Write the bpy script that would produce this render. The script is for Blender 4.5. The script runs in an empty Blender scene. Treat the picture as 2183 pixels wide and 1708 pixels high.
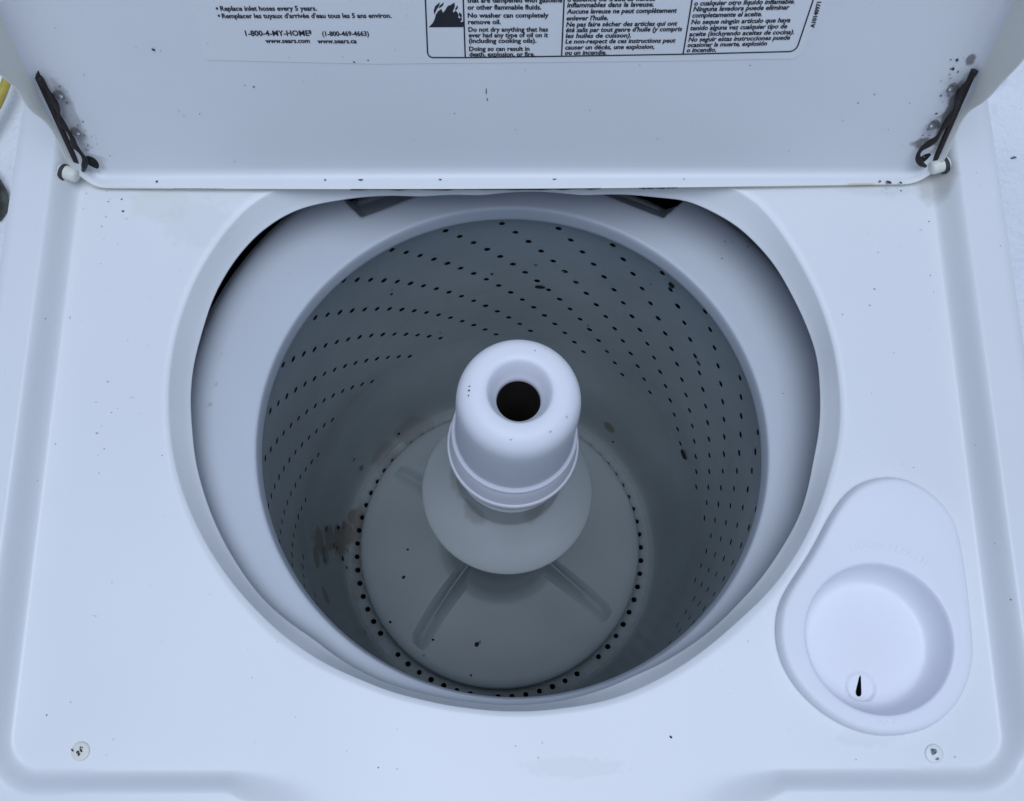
import bpy, bmesh, math, random
from mathutils import Vector, Matrix, noise
import numpy as np
random.seed(7); rng = np.random.default_rng(7)
S = bpy.context.scene
COL = S.collection
R = math.radians

# ------------------------------------------------------------------ camera
cam_d = bpy.data.cameras.new('camera'); cam = bpy.data.objects.new('camera', cam_d); COL.objects.link(cam)
PITCH, YAW, ROLL = 1.31034, 0.00179, -0.00084
fw = Vector((math.sin(YAW)*math.cos(PITCH), math.cos(YAW)*math.cos(PITCH), -math.sin(PITCH)))
rt = Vector((math.cos(YAW), -math.sin(YAW), 0)); up = rt.cross(fw)
rt2 = rt*math.cos(ROLL)+up*math.sin(ROLL); up2 = up*math.cos(ROLL)-rt*math.sin(ROLL)
M = Matrix((rt2, up2, -fw)).transposed().to_4x4(); M.translation = (0.00358, -0.15765, 0.6157)
cam.matrix_world = M
cam_d.sensor_fit = 'HORIZONTAL'; cam_d.sensor_width = 36; cam_d.lens = 2050.592/2183*36
cam_d.clip_start = 0.02; cam_d.clip_end = 300
S.camera = cam

# ------------------------------------------------------------------ light
SUN_EL, SUN_AZ = R(83), R(-85)         # soft overcast light, brightest high up behind the camera
w = bpy.data.worlds.new('World'); S.world = w; w.use_nodes = True
nt = w.node_tree; bg = nt.nodes['Background']
sky = nt.nodes.new('ShaderNodeTexSky'); sky.sky_type = 'NISHITA'; sky.sun_disc = False
sky.sun_elevation = SUN_EL; sky.sun_rotation = R(90)-SUN_AZ
sky.air_density = 1.0; sky.dust_density = 2.0; sky.ozone_density = 1.0
nt.links.new(sky.outputs[0], bg.inputs[0]); bg.inputs[1].default_value = 0.07
sun_d = bpy.data.lights.new('sun', 'SUN'); sun = bpy.data.objects.new('sun', sun_d); COL.objects.link(sun)
sun_d.energy = 1.45; sun_d.angle = R(48); sun_d.color = (0.67, 0.815, 1.0)
dvec = Vector((math.cos(SUN_EL)*math.cos(SUN_AZ), math.cos(SUN_EL)*math.sin(SUN_AZ), math.sin(SUN_EL)))
sun.rotation_euler = dvec.to_track_quat('Z', 'Y').to_euler()
vs = S.view_settings; vs.view_transform = 'Standard'; vs.look = 'None'; vs.gamma = 1; vs.exposure = 0.17
try: vs.use_curve_mapping = False
except Exception: pass
S.cycles.max_bounces = 10; S.cycles.diffuse_bounces = 6

# ------------------------------------------------------------------ helpers
def mat(name, col, rough=.4, var=.04, vscale=6, bump=.0, bscale=400, spec=.5, metal=0, speck=None, tint=None, coat=0):
    m = bpy.data.materials.new(name); m.use_nodes = True
    t = m.node_tree; b = t.nodes['Principled BSDF']; L = t.links
    tc = t.nodes.new('ShaderNodeTexCoord')
    n1 = t.nodes.new('ShaderNodeTexNoise'); n1.inputs['Scale'].default_value = vscale; n1.inputs['Detail'].default_value = 6
    L.new(tc.outputs['Object'], n1.inputs['Vector'])
    mx = t.nodes.new('ShaderNodeMix'); mx.data_type = 'RGBA'
    c2 = tint if tint else tuple(max(0, c*(1-var*2.5)) for c in col)
    mx.inputs[6].default_value = (*col, 1); mx.inputs[7].default_value = (*c2, 1)
    mr = t.nodes.new('ShaderNodeMapRange'); mr.inputs[1].default_value = .35; mr.inputs[2].default_value = .75
    L.new(n1.outputs['Fac'], mr.inputs[0]); L.new(mr.outputs[0], mx.inputs[0])
    out = mx.outputs[2]
    if speck:      # (colour, scale, amount)
        n2 = t.nodes.new('ShaderNodeTexNoise'); n2.inputs['Scale'].default_value = speck[1]; n2.inputs['Detail'].default_value = 2
        L.new(tc.outputs['Object'], n2.inputs['Vector'])
        m2 = t.nodes.new('ShaderNodeMapRange'); m2.inputs[1].default_value = speck[2]; m2.inputs[2].default_value = speck[2]+.06
        L.new(n2.outputs['Fac'], m2.inputs[0])
        mx2 = t.nodes.new('ShaderNodeMix'); mx2.data_type = 'RGBA'; L.new(m2.outputs[0], mx2.inputs[0])
        L.new(out, mx2.inputs[6]); mx2.inputs[7].default_value = (*speck[0], 1); out = mx2.outputs[2]
    L.new(out, b.inputs['Base Color'])
    mr2 = t.nodes.new('ShaderNodeMapRange'); mr2.inputs[3].default_value = rough*.85; mr2.inputs[4].default_value = min(1, rough*1.2)
    L.new(n1.outputs['Fac'], mr2.inputs[0]); L.new(mr2.outputs[0], b.inputs['Roughness'])
    b.inputs['Specular IOR Level'].default_value = spec; b.inputs['Metallic'].default_value = metal
    if coat: b.inputs['Coat Weight'].default_value = coat
    if bump:
        n3 = t.nodes.new('ShaderNodeTexNoise'); n3.inputs['Scale'].default_value = bscale; n3.inputs['Detail'].default_value = 3
        L.new(tc.outputs['Object'], n3.inputs['Vector'])
        bp = t.nodes.new('ShaderNodeBump'); bp.inputs['Strength'].default_value = 1; bp.inputs['Distance'].default_value = bump
        L.new(n3.outputs['Fac'], bp.inputs['Height']); L.new(bp.outputs[0], b.inputs['Normal'])
    return m

def stain(m, spots, col, freq=60, wob=.6, amt=.7):
    """blotches of dirt at fixed places of the object: spots = (centre, radii)"""
    t = m.node_tree; b = t.nodes['Principled BSDF']; L = t.links
    src = b.inputs['Base Color'].links[0].from_socket
    tc = t.nodes.new('ShaderNodeTexCoord')
    nz = t.nodes.new('ShaderNodeTexNoise'); nz.inputs['Scale'].default_value = freq; nz.inputs['Detail'].default_value = 5
    L.new(tc.outputs['Object'], nz.inputs['Vector'])
    acc = None
    for c, s in spots:
        a = t.nodes.new('ShaderNodeVectorMath'); a.operation = 'SUBTRACT'; L.new(tc.outputs['Object'], a.inputs[0]); a.inputs[1].default_value = c
        d = t.nodes.new('ShaderNodeVectorMath'); d.operation = 'DIVIDE'; L.new(a.outputs[0], d.inputs[0]); d.inputs[1].default_value = s
        l = t.nodes.new('ShaderNodeVectorMath'); l.operation = 'LENGTH'; L.new(d.outputs[0], l.inputs[0])
        f = t.nodes.new('ShaderNodeMath'); f.operation = 'MULTIPLY_ADD'; L.new(nz.outputs['Fac'], f.inputs[0]); f.inputs[1].default_value = wob*2; L.new(l.outputs[1], f.inputs[2])
        r = t.nodes.new('ShaderNodeMapRange'); L.new(f.outputs[0], r.inputs[0]); r.inputs[1].default_value = 1.15+wob; r.inputs[2].default_value = .75+wob; r.inputs[3].default_value = 0; r.inputs[4].default_value = amt
        if acc is None: acc = r.outputs[0]
        else:
            q = t.nodes.new('ShaderNodeMath'); q.operation = 'MAXIMUM'; L.new(acc, q.inputs[0]); L.new(r.outputs[0], q.inputs[1]); acc = q.outputs[0]
    mx = t.nodes.new('ShaderNodeMix'); mx.data_type = 'RGBA'; L.new(acc, mx.inputs[0]); L.new(src, mx.inputs[6]); mx.inputs[7].default_value = (*col, 1)
    L.new(mx.outputs[2], b.inputs['Base Color'])

def link(name, V, F, m, parent=None, smooth=True, mats=None, midx=None, sharp=None):
    me = bpy.data.meshes.new(name); me.from_pydata([tuple(map(float, v)) for v in V], [], F); me.update()
    o = bpy.data.objects.new(name, me); COL.objects.link(o)
    for q in (mats or [m]): me.materials.append(q)
    if midx is not None: me.polygons.foreach_set('material_index', midx)
    me.polygons.foreach_set('use_smooth', [smooth]*len(me.polygons))
    if sharp and smooth: me.set_sharp_from_angle(angle=R(sharp))
    if parent is not None: o.parent = parent
    return o

def lathe(prof, n=128, close=False):
    V, F = [], []
    for r, z in prof:
        for k in range(n):
            a = 2*math.pi*k/n; V.append((r*math.cos(a), r*math.sin(a), z))
    m = len(prof)
    for i in range(m-1 if not close else m):
        j = (i+1) % m
        for k in range(n):
            k2 = (k+1) % n; F.append((i*n+k, i*n+k2, j*n+k2, j*n+k))
    return V, F

def smooth_prof(pts, sub=6):
    """Catmull-Rom through profile points"""
    P = np.array(pts, float); out = []
    E = np.vstack([2*P[0]-P[1], P, 2*P[-1]-P[-2]])
    for i in range(1, len(E)-2):
        for t in np.linspace(0, 1, sub, endpoint=False):
            a, b, c, d = E[i-1], E[i], E[i+1], E[i+2]
            out.append(.5*((2*b)+(c-a)*t+(2*a-5*b+4*c-d)*t*t+(3*b-a-3*c+d)*t**3))
    out.append(P[-1]); return [tuple(map(float, p)) for p in out]

def tube(path, rad, n=10, caps=True):
    P = [Vector(p) for p in path]; V, F = [], []
    rads = rad if isinstance(rad, (list, tuple)) else [rad]*len(P)
    nrm = None
    for i, p in enumerate(P):
        t = (P[min(i+1, len(P)-1)]-P[max(i-1, 0)]).normalized()
        if nrm is None: nrm = t.orthogonal().normalized()
        nrm = (nrm - t*nrm.dot(t)).normalized(); b = t.cross(nrm)
        for k in range(n):
            a = 2*math.pi*k/n; V.append(p+(nrm*math.cos(a)+b*math.sin(a))*rads[i])
    for i in range(len(P)-1):
        for k in range(n):
            k2 = (k+1) % n; F.append((i*n+k, i*n+k2, (i+1)*n+k2, (i+1)*n+k))
    if caps: F.append(tuple(range(n))[::-1]); F.append(tuple((len(P)-1)*n+k for k in range(n)))
    return V, F

def cat(*parts):
    V, F = [], []
    for v, f in parts:
        o = len(V); V += list(v); F += [tuple(i+o for i in q) for q in f]
    return V, F

def empty(name, loc=(0, 0, 0), parent=None):
    o = bpy.data.objects.new(name, None); COL.objects.link(o); o.location = loc; o.empty_display_size = .05
    if parent: o.parent = parent
    return o

def specks(name, items, place, mats, parent):
    """flat irregular flecks of dirt / chipped paint; place(u, v) -> (point, ex, ey)"""
    V, F, MI = [], [], []
    for it in items:
        size, asp, ang, tone = it[-4:]
        p, ex, ey = place(it[:-4]); k = 9; o = len(V)
        ca, sa = math.cos(R(ang)), math.sin(R(ang)); r2 = size/2
        for q in range(k):
            a = 2*math.pi*q/k; rr = r2*random.uniform(.72, 1.15)
            x, y = rr*math.cos(a), rr*math.sin(a)/asp
            V.append(p + ex*(x*ca-y*sa) + ey*(x*sa+y*ca))
        F.append(tuple(range(o, o+k))); MI.append(tone)
    o = link(name, V, F, None, parent, False, mats=mats, midx=MI)
    o['kind'] = 'stuff'
    return o

# ------------------------------------------------------------------ materials
WH = (.80, .81, .83)
M_en = mat('white_enamel', WH, .30, .02, 5, .00003, 500, .5)
M_lid = mat('lid_enamel', (.77, .78, .81), .34, .02, 7, .00003, 500, .5)
M_cream = mat('cream_enamel_flange_light', (.78, .775, .70), .42, .03, 9, .00003, 400, .45)  # cream enamel; on the lid flange the tint stands in for warmer light
M_pl = mat('white_plastic', (.84, .84, .90), .42, .02, 8, .00003, 700, .45)
M_ring = mat('tub_ring_plastic', (.56, .59, .645), .45, .03, 7, .00003, 500, .4)
M_bask = mat('grey_porcelain', (.42, .47, .49), .24, .10, 9, .00004, 300, .5, speck=((.37, .415, .42), 900, .58))
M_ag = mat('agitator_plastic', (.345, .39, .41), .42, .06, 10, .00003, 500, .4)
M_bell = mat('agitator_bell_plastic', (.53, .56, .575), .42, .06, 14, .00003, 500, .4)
M_dark = mat('dark_cavity', (.012, .012, .014), .8, .1, 30)
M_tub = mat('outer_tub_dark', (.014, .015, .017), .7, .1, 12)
M_rust = mat('rusty_steel', (.030, .029, .031), .55, .2, 160, .0004, 350, .4, .45, tint=(.045, .030, .024))
M_bolt = mat('dull_zinc', (.30, .30, .31), .4, .1, 300, 0, 1, .5, .8)
M_ink = mat('black_ink', (.012, .014, .022), .5, .02, 20)
M_label = mat('label_film', (.79, .80, .82), .22, .01, 5, 0, 1, .5)
M_sp = mat('dark_dirt', (.05, .05, .055), .7, .2, 500)
M_sp1 = mat('grey_scuff', (.52, .53, .56), .6, .1, 300)
M_sp2 = mat('beige_stain', (.73, .735, .71), .5, .06, 90)
M_bs1 = mat('grey_film', (.20, .215, .225), .6, .1, 300)
M_snow = mat('snow', (.80, .81, .85), .75, .03, 4, .006, 60, .3, speck=((.55, .56, .60), 9, .66))
M_hose = mat('yellow_rubber', (.50, .40, .07), .5, .12, 40, .0002, 200)
M_rock = mat('mossy_rock', (.16, .17, .14), .85, .2, 25, .004, 40, .3, tint=(.012, .012, .012))

# ------------------------------------------------------------------ measured shapes (metres)
OUTER = [(60, 0.238), (75, 0.216), (90, 0.2095), (105, 0.2165), (120, 0.240), (-176.7574, 0.2148), (-167.9902, 0.2052), (-159.7297, 0.1965), (-152.1319, 0.1895), (-149.2297, 0.1867), (-135.1013, 0.1762), (-122.673, 0.1671), (-108.6412, 0.1613), (-98.229, 0.1595), (-88.7746, 0.1599), (-77.7075, 0.1617), (-66.5865, 0.1663), (-53.649, 0.1708), (-44.3111, 0.1749), (-35.8793, 0.18), (-28.0803, 0.1879), (-18.4397, 0.1968), (-9.9901, 0.2048), (-1.4868, 0.2133), (1.4162, 0.2178), (7.7239, 0.2239), (15.5912, 0.2301), (25.1184, 0.2377), (33.5142, 0.2434), (41.7205, 0.2495), (46.7429, 0.253), (134.3964, 0.2542), (140.5443, 0.2521), (148.7882, 0.2474), (156.6044, 0.2412), (166.8284, 0.2313), (175.1527, 0.223)]
INNER = [(-174.4953, 0.2018), (-167.8938, 0.1958), (-159.1584, 0.1882), (-149.3827, 0.1806), (-136.6184, 0.1684), (-124.298, 0.1637), (-114.9783, 0.1599), (-105.0653, 0.1565), (-88.8069, 0.1549), (-72.4011, 0.1571), (-60.138, 0.1597), (-48.7398, 0.1658), (-32.2002, 0.1763), (-19.3378, 0.1877), (-10.6103, 0.1968), (-0.5191, 0.2043), (5.5802, 0.2113), (12.1854, 0.2179), (18.6731, 0.2248), (23.8466, 0.2275), (30.6217, 0.2308), (35.7869, 0.2341), (40.7684, 0.2353), (45.9596, 0.2353), (51.7781, 0.2316), (55.9064, 0.2282), (59.4548, 0.2208), (74.172, 0.1998), (95.2642, 0.1933), (107.665, 0.2012), (122.4123, 0.224), (128.4922, 0.2344), (132.1016, 0.238), (137.1933, 0.2402), (143.1693, 0.2389), (149.7933, 0.2351), (156.9499, 0.2282), (162.9152, 0.2237), (168.2647, 0.2187), (174.1423, 0.2122), (179.9477, 0.2072)]
DISP = [(0.2506, -0.0482), (0.2389, -0.0495), (0.2284, -0.0527), (0.2187, -0.0604), (0.2116, -0.0693), (0.205, -0.0794), (0.1984, -0.0907), (0.1898, -0.1031), (0.1814, -0.1141), (0.1745, -0.1239), (0.171, -0.1335), (0.1696, -0.1431), (0.17, -0.1538), (0.1737, -0.1656), (0.1802, -0.1761), (0.1913, -0.1876), (0.2061, -0.1968), (0.2212, -0.2014), (0.2355, -0.2016), (0.2501, -0.1992), (0.2628, -0.193), (0.273, -0.1832), (0.2799, -0.1717), (0.2846, -0.1588), (0.2856, -0.1458), (0.2858, -0.129), (0.2861, -0.1119), (0.2856, -0.0959), (0.2848, -0.0847), (0.2829, -0.0746), (0.2781, -0.0659), (0.27, -0.0573), (0.2604, -0.0515)]
OUTER.sort()

LID_SPECKS = [(-0.221, 0.1, 0.0023, 1.3, -40, 0), (-0.2167, 0.0993, 0.00066, 1, 0, 0), (-0.2701, 0.0822, 0.00131, 1, 20, 1), (-0.1702, 0.0744, 0.00082, 1, 0, 0), (-0.1648, 0.0733, 0.0018, 2, 15, 0), (-0.0984, 0.0911, 0.00197, 2.2, -30, 0), (-0.0894, 0.0923, 0.00115, 1.5, 0, 0), (-0.1235, 0.0811, 0.00098, 3, 80, 1), (-0.1322, 0.0775, 0.00082, 1, 0, 1), (-0.0163, 0.0699, 0.00492, 9, 88, 0), (-0.0157, 0.0634, 0.0023, 3, 85, 0), (-0.0375, 0.0526, 0.00082, 1, 0, 0), (-0.2048, 0.0529, 0.00082, 1, 0, 0), (-0.2175, 0.0553, 0.00262, 5, -50, 1), (-0.2155, 0.0512, 0.00164, 3, -50, 1), (-0.275, 0.0188, 0.00082, 1, 0, 0), (-0.2794, 0.0339, 0.00082, 1, 0, 1), (-0.2797, 0.0358, 0.00066, 1, 0, 1), (-0.2807, 0.0287, 0.00066, 1, 0, 0), (-0.1911, 0.0135, 0.00164, 2, 20, 1), (-0.0659, 0.0313, 0.00049, 1, 0, 0), (-0.1385, 0.0944, 0.00082, 1, 90, 1), (-0.0719, 0.0993, 0.00082, 1, 90, 1), (-0.2758, 0.1148, 0.00098, 1.4, 70, 1), (-0.0626, 0.1224, 0.00066, 1, 0, 1), (-0.0637, 0.1147, 0.00066, 1, 0, 1), (-0.2313, 0.1016, 0.0023, 6, -20, 1), (-0.1866, 0.1043, 0.00082, 1, 0, 1), (-0.1049, 0.0948, 0.00082, 1, 0, 1), (0.0804, 0.0885, 0.00098, 1, 0, 1), (0.1497, 0.088, 0.00082, 1, 0, 0), (0.2341, 0.0666, 0.00131, 1.6, -20, 0), (0.2254, 0.06, 0.00131, 1.8, 10, 0), (0.259, 0.0599, 0.00082, 1.3, 20, 0), (0.0512, 0.0549, 0.00066, 1, 0, 0), (0.0025, 0.0398, 0.00066, 1, 0, 0), (0.0982, 0.0318, 0.0018, 2.5, 5, 1), (0.1892, 0.0212, 0.00131, 2, -15, 1), (0.2518, 0.0388, 0.00066, 1, 0, 0), (0.2485, 0.0394, 0.00066, 1, 0, 1), (0.2461, 0.0396, 0.00049, 1, 0, 1), (0.2402, 0.0329, 0.00082, 2, 20, 1), (0.2651, 0.0261, 0.00066, 1, 0, 0), (0.0087, 0.0851, 0.00066, 1, 0, 0), (0.12, 0.0451, 0.00131, 4, 85, 1), (0.1992, 0.0577, 0.00049, 1, 0, 1), (0.2192, 0.0463, 0.00098, 1, 0, 1), (0.2404, 0.077, 0.00131, 6, 85, 1)]
PANEL_SPECKS = [(-0.2813, 0.1326, 0.00084, 1, 0, 0), (-0.2789, 0.1045, 0.00092, 2, -45, 0), (-0.2803, 0.0973, 0.00046, 1, 0, 1), (-0.2788, 0.1514, 0.00108, 1, 0, 0), (-0.2695, 0.1532, 0.00184, 2, 25, 0), (-0.2676, 0.144, 0.002, 1.2, 0, 0), (-0.2956, 0.1459, 0.00092, 1, 0, 1), (-0.2947, 0.1578, 0.00108, 1, 0, 1), (-0.2805, 0.1595, 0.00108, 1.5, 0, 1), (-0.2689, 0.1194, 0.00054, 1, 0, 0), (-0.2547, 0.0489, 0.00069, 1.4, 90, 0), (-0.2234, 0.0995, 0.0023, 9, 0, 1), (-0.2792, 0.14, 0.0023, 3, -30, 1), (-0.2777, 0.153, 0.00046, 1, 0, 0), (-0.2956, 0.0652, 0.00307, 4, 90, 1), (-0.2647, 0.1382, 0.002, 3, 0, 1), (0.2911, 0.0944, 0.00154, 3, 60, 0), (0.2517, 0.0846, 0.00169, 2.6, -45, 0), (0.257, 0.1116, 0.00077, 1, 0, 0), (0.2283, 0.0662, 0.00077, 1, 80, 0), (0.2885, 0.1283, 0.00261, 3, 0, 1), (0.2601, 0.0387, 0.00092, 1, 60, 1), (0.292, 0.0824, 0.00092, 1, 0, 1), (0.2513, 0.1251, 0.00092, 2, 0, 1), (0.2863, 0.0561, 0.00061, 1, 0, 1), (0.2473, 0.0726, 0.00184, 1, 0, 1), (0.264, 0.158, 0.00108, 2.5, -20, 1), (0.268, 0.1567, 0.00169, 6, -35, 1), (0.293, 0.1668, 0.00138, 2, 80, 0), (-0.248, 0.0092, 0.00369, 2.2, 10, 2), (-0.2604, -0.0011, 0.00074, 1, 90, 0), (-0.2565, 0.0015, 0.00083, 1, 0, 1), (-0.2627, -0.0257, 0.00083, 1, 60, 0), (-0.2663, -0.0301, 0.00083, 1, 0, 1), (-0.2644, -0.0417, 0.00074, 1, 90, 0), (-0.2486, -0.1116, 0.00111, 1.4, -50, 1), (-0.2653, 0.0201, 0.00184, 1.5, -20, 1), (-0.2687, -0.0151, 0.0024, 1.6, 0, 1), (-0.2664, -0.1837, 0.00169, 2.6, -45, 1), (-0.2801, -0.1912, 0.00092, 1, 0, 0), (-0.0771, -0.2218, 0.00092, 1, 0, 0), (-0.0658, -0.2226, 0.00123, 1.4, 0, 1), (-0.1285, -0.1928, 0.00077, 1, 0, 1), (-0.2412, -0.2143, 0.00062, 1, 0, 1), (0.0996, -0.2049, 0.00215, 1.4, -50, 0), (0.2105, -0.218, 0.00077, 1, 0, 0), (0.0054, -0.2097, 0.00123, 1.4, 0, 1), (0.0217, -0.2079, 0.00092, 1, 0, 1), (0.0191, -0.2163, 0.00092, 1, 0, 1), (0.1713, -0.2009, 0.00062, 1, 0, 1), (0.2702, -0.2168, 0.00123, 1, 0, 1)]
RING_SPECKS = [(0.1614, 0.1523, 0.00119, 1, 0, 0), (0.1784, 0.1478, 0.00264, 4, -70, 0), (0.1582, 0.1381, 0.00119, 1.2, 0, 0), (0.1673, 0.1516, 0.00079, 1, 0, 0), (0.1795, 0.1201, 0.00159, 3, 0, 1), (0.1944, 0.0299, 0.00185, 4, 5, 0), (0.1538, 0.1357, 0.00079, 1, 0, 1), (-0.2115, 0.0336, 0.00357, 1.5, 80, 1), (-0.1925, 0.0621, 0.00143, 4, 0, 1), (-0.2097, 0.0564, 0.00143, 1, 0, 1), (-0.2141, 0.0181, 0.00357, 1, 80, 1), (-0.1667, 0.1218, 0.00119, 1.5, 80, 1), (-0.1711, -0.1079, 0.00117, 1, 0, 1)]
WALL_SPECKS = [(80.6, -0.1976, 0.011, 1.6, 10, 0), (47.34, -0.0949, 0.008, 1.2, -60, 0), (94.22, -0.1761, 0.003, 1, 0, 0), (52.41, -0.1153, 0.002, 1, 0, 0), (31.44, -0.1615, 0.005, 1.2, 0, 0), (50.05, -0.2552, 0.0025, 1, 0, 0), (65.29, -0.2487, 0.0035, 1, 0, 1), (4.39, -0.0939, 0.005, 2, 90, 0), (82.72, -0.1564, 0.004, 1, 0, 1), (75.3, -0.1588, 0.003, 2, 0, 1), (122.07, -0.1609, 0.0035, 1, 60, 0), (124.65, -0.1067, 0.002, 1, 0, 1), (94.24, -0.1765, 0.003, 1, 0, 0), (109.42, -0.2849, 0.003, 1, 0, 1), (121.75, -0.153, 0.002, 1, 0, 1)]
FLOOR_SPECKS = [(0.1808, 0.0648, -0.3165, 0.013, 1.2, 20, 0), (0.1304, 0.1195, -0.4493, 0.003, 1, 0, 0), (0.1119, 0.1531, -0.3617, 0.002, 1, 0, 1), (-0.1614, 0.0864, -0.4154, 0.006, 1.5, 0, 0), (-0.1563, 0.0855, -0.4433, 0.008, 1, 0, 1), (-0.1167, 0.1298, -0.4558, 0.004, 1, 0, 0), (-0.1622, 0.0394, -0.4736, 0.009, 1.2, 40, 0), (-0.1846, 0.0073, -0.404, 0.011, 2, -50, 0), (-0.1778, 0.017, -0.4414, 0.007, 1.4, 0, 0), (-0.1737, 0.0238, -0.4541, 0.007, 1, 0, 1), (-0.18, -0.0042, -0.4351, 0.008, 1.3, 0, 0), (-0.1782, -0.0058, -0.4429, 0.006, 3, -55, 0), (-0.179, -0.0109, -0.4384, 0.004, 1.4, 0, 0), (-0.1735, -0.0145, -0.4574, 0.006, 1, 0, 0), (-0.1901, -0.0143, -0.3491, 0.004, 1, 90, 0), (-0.1695, -0.0233, -0.4632, 0.004, 1, 60, 0), (-0.1835, -0.0259, -0.4002, 0.008, 1, 0, 1), (-0.1847, -0.0169, -0.3987, 0.009, 1.4, 0, 1), (-0.1831, -0.0579, -0.2656, 0.014, 8, 50, 1), (-0.1699, -0.0041, -0.4646, 0.008, 5, -50, 1), (-0.1456, -0.0933, -0.4601, 0.005, 1, 60, 1), (0.1368, -0.1192, -0.4263, 0.0035, 1, 0, 0), (0.1359, -0.1357, -0.2771, 0.004, 1, 0, 0)]
BASE_SPECKS = [(-0.1004, -0.0083, 0.0035, 1.5, 0, 0), (-0.1038, -0.0379, 0.004, 1, 0, 0), (-0.0313, -0.0494, 0.0025, 1, 0, 0), (-0.1166, -0.0848, 0.003, 1, 0, 0), (-0.0713, -0.1032, 0.003, 1, 0, 0), (-0.0251, -0.108, 0.006, 1.2, 60, 0), (-0.022, -0.106, 0.004, 1.5, 60, 1), (-0.0311, -0.1394, 0.0025, 1, 0, 0), (-0.0803, -0.1191, 0.0025, 1, 0, 1), (-0.0696, -0.0853, 0.003, 3, 60, 1)]
STAINS = [(-0.1825, -0.0003, -0.4191), (-0.1707, 0.0161, -0.4628), (-0.1597, 0.0319, -0.4736), (-0.1757, -0.0035, -0.4531), (-0.1867, -0.0293, -0.3684), (-0.1834, -0.0211, -0.4052), (-0.1762, -0.0669, -0.3745), (-0.1873, -0.0107, -0.3818), (-0.1779, 0.0077, -0.4438), (-0.1648, 0.0333, -0.4669), (-0.1031, 0.1375, -0.4624), (-0.1323, 0.1065, -0.4648), (0.1235, 0.1313, -0.4335)]


def polar(tab, n, sm=3):
    a = np.array([p[0] for p in tab]); r = np.array([p[1] for p in tab])
    aa = np.concatenate([a-360, a, a+360]); rr = np.concatenate([r, r, r])
    th = np.arange(n)*360/n-180; v = np.interp(th, aa, rr)
    k = np.ones(sm*2+1)/(sm*2+1)
    for _ in range(3):
        v = np.convolve(np.concatenate([v[-sm:], v, v[:sm]]), k, 'valid')
    return np.radians(th), v

def resample(pts, n, smooth=2):
    P = np.array(pts); P = np.vstack([P, P[:1]])
    d = np.concatenate([[0], np.cumsum(np.hypot(*np.diff(P, axis=0).T))]); s = np.linspace(0, d[-1], n, endpoint=False)
    Q = np.stack([np.interp(s, d, P[:, 0]), np.interp(s, d, P[:, 1])], 1)
    for _ in range(smooth):
        Q = (np.roll(Q, 2, 0)+np.roll(Q, 1, 0)+Q+np.roll(Q, -1, 0)+np.roll(Q, -2, 0))/5
    return Q

def offset(Q, d):
    T = np.roll(Q, -1, 0)-np.roll(Q, 1, 0); T /= np.linalg.norm(T, axis=1)[:, None]
    N = np.stack([T[:, 1], -T[:, 0]], 1)
    A = .5*np.sum(Q[:, 0]*np.roll(Q[:, 1], -1)-np.roll(Q[:, 0], -1)*Q[:, 1])
    return Q+N*d*(1 if A > 0 else -1)

# ================================================================== WASHING MACHINE
GZ = -0.92
wm = empty('washing_machine', (0, .02, GZ))
wm['label'] = 'white top-load washing machine standing open in the snow, agitator and tub in view'
wm['category'] = 'washing machine'
wm.matrix_world = Matrix.Translation((0, .02, GZ))
INV = Matrix.Translation((0, -.02, -GZ))
class _P: pass
def part(name, V, F, m, **k):
    o = link(name, V, F, m, None, **k); o.parent = wm; o.matrix_parent_inverse = INV; return o

# ---- cabinet
def wall_box(x0, y0, x1, y1, z0, z1):
    V = [(x0, y0, z0), (x1, y0, z0), (x1, y1, z0), (x0, y1, z0), (x0, y0, z1), (x1, y0, z1), (x1, y1, z1), (x0, y1, z1)]
    return V, [(0, 3, 2, 1), (4, 5, 6, 7), (0, 1, 5, 4), (1, 2, 6, 5), (2, 3, 7, 6), (3, 0, 4, 7)]
YF, YB = -.300, .335
V, F = cat(wall_box(-.340, YF, .340, YF+.002, GZ+.02, -.031), wall_box(-.340, YB-.002, .340, YB, GZ+.02, -.031),
           wall_box(-.340, YF+.002, -.338, YB-.002, GZ+.02, -.031), wall_box(.338, YF+.002, .340, YB-.002, GZ+.02, -.031))
part('cabinet', V, F, M_en, smooth=False)
for sx in (-1, 1):
    for yy in (YF+.06, YB-.06):
        V, F = lathe([(.001, GZ-.02), (.022, GZ-.02), (.022, GZ+.005), (.012, GZ+.012), (.012, GZ+.03), (.001, GZ+.03)], 16)
        part('foot', [(x+sx*.28, y+yy, z) for x, y, z in V], F, M_tub, sharp=30)

# ---- top panel: one pressed sheet with a recess, a finger notch and the round opening
C0 = (0, -.03); NA = 960
th, Ro = polar(OUTER, NA, 6); _, Ri = polar(INNER, NA, 4)
Ri = np.minimum(Ri+.0016*np.exp(-((np.degrees(th)+90)/38)**2), Ro-.0032)
RH = .0175; FL = .2984; RF = -.2224; RB = .285; SLW = .0155; RC = .020
def rsdf(x, y):
    bulge = 4.6*max(0, .134-abs(x))**2 if y < 0 else 0
    y0 = RF-bulge; cy = (y0+RB)/2; hy = (RB-y0)/2
    qx = abs(x)-(FL-RC); qy = abs(y-cy)-(hy-RC)
    d = math.hypot(max(qx, 0), max(qy, 0))+min(max(qx, qy), 0)-RC
    if bulge > 0 and d > -.02: d *= 1/math.sqrt(1+(2*4.6*max(0, .134-abs(x)))**2)
    return d
def prof_up(d, wd=1):
    t = min(1, max(0, d/(SLW*wd))); return t*t*t*(t*(6*t-15)+10)*.5+t*t*(3-2*t)*.5
PX, PY0, PY1, EDGE = .3425, -.298, .333, .010
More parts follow.
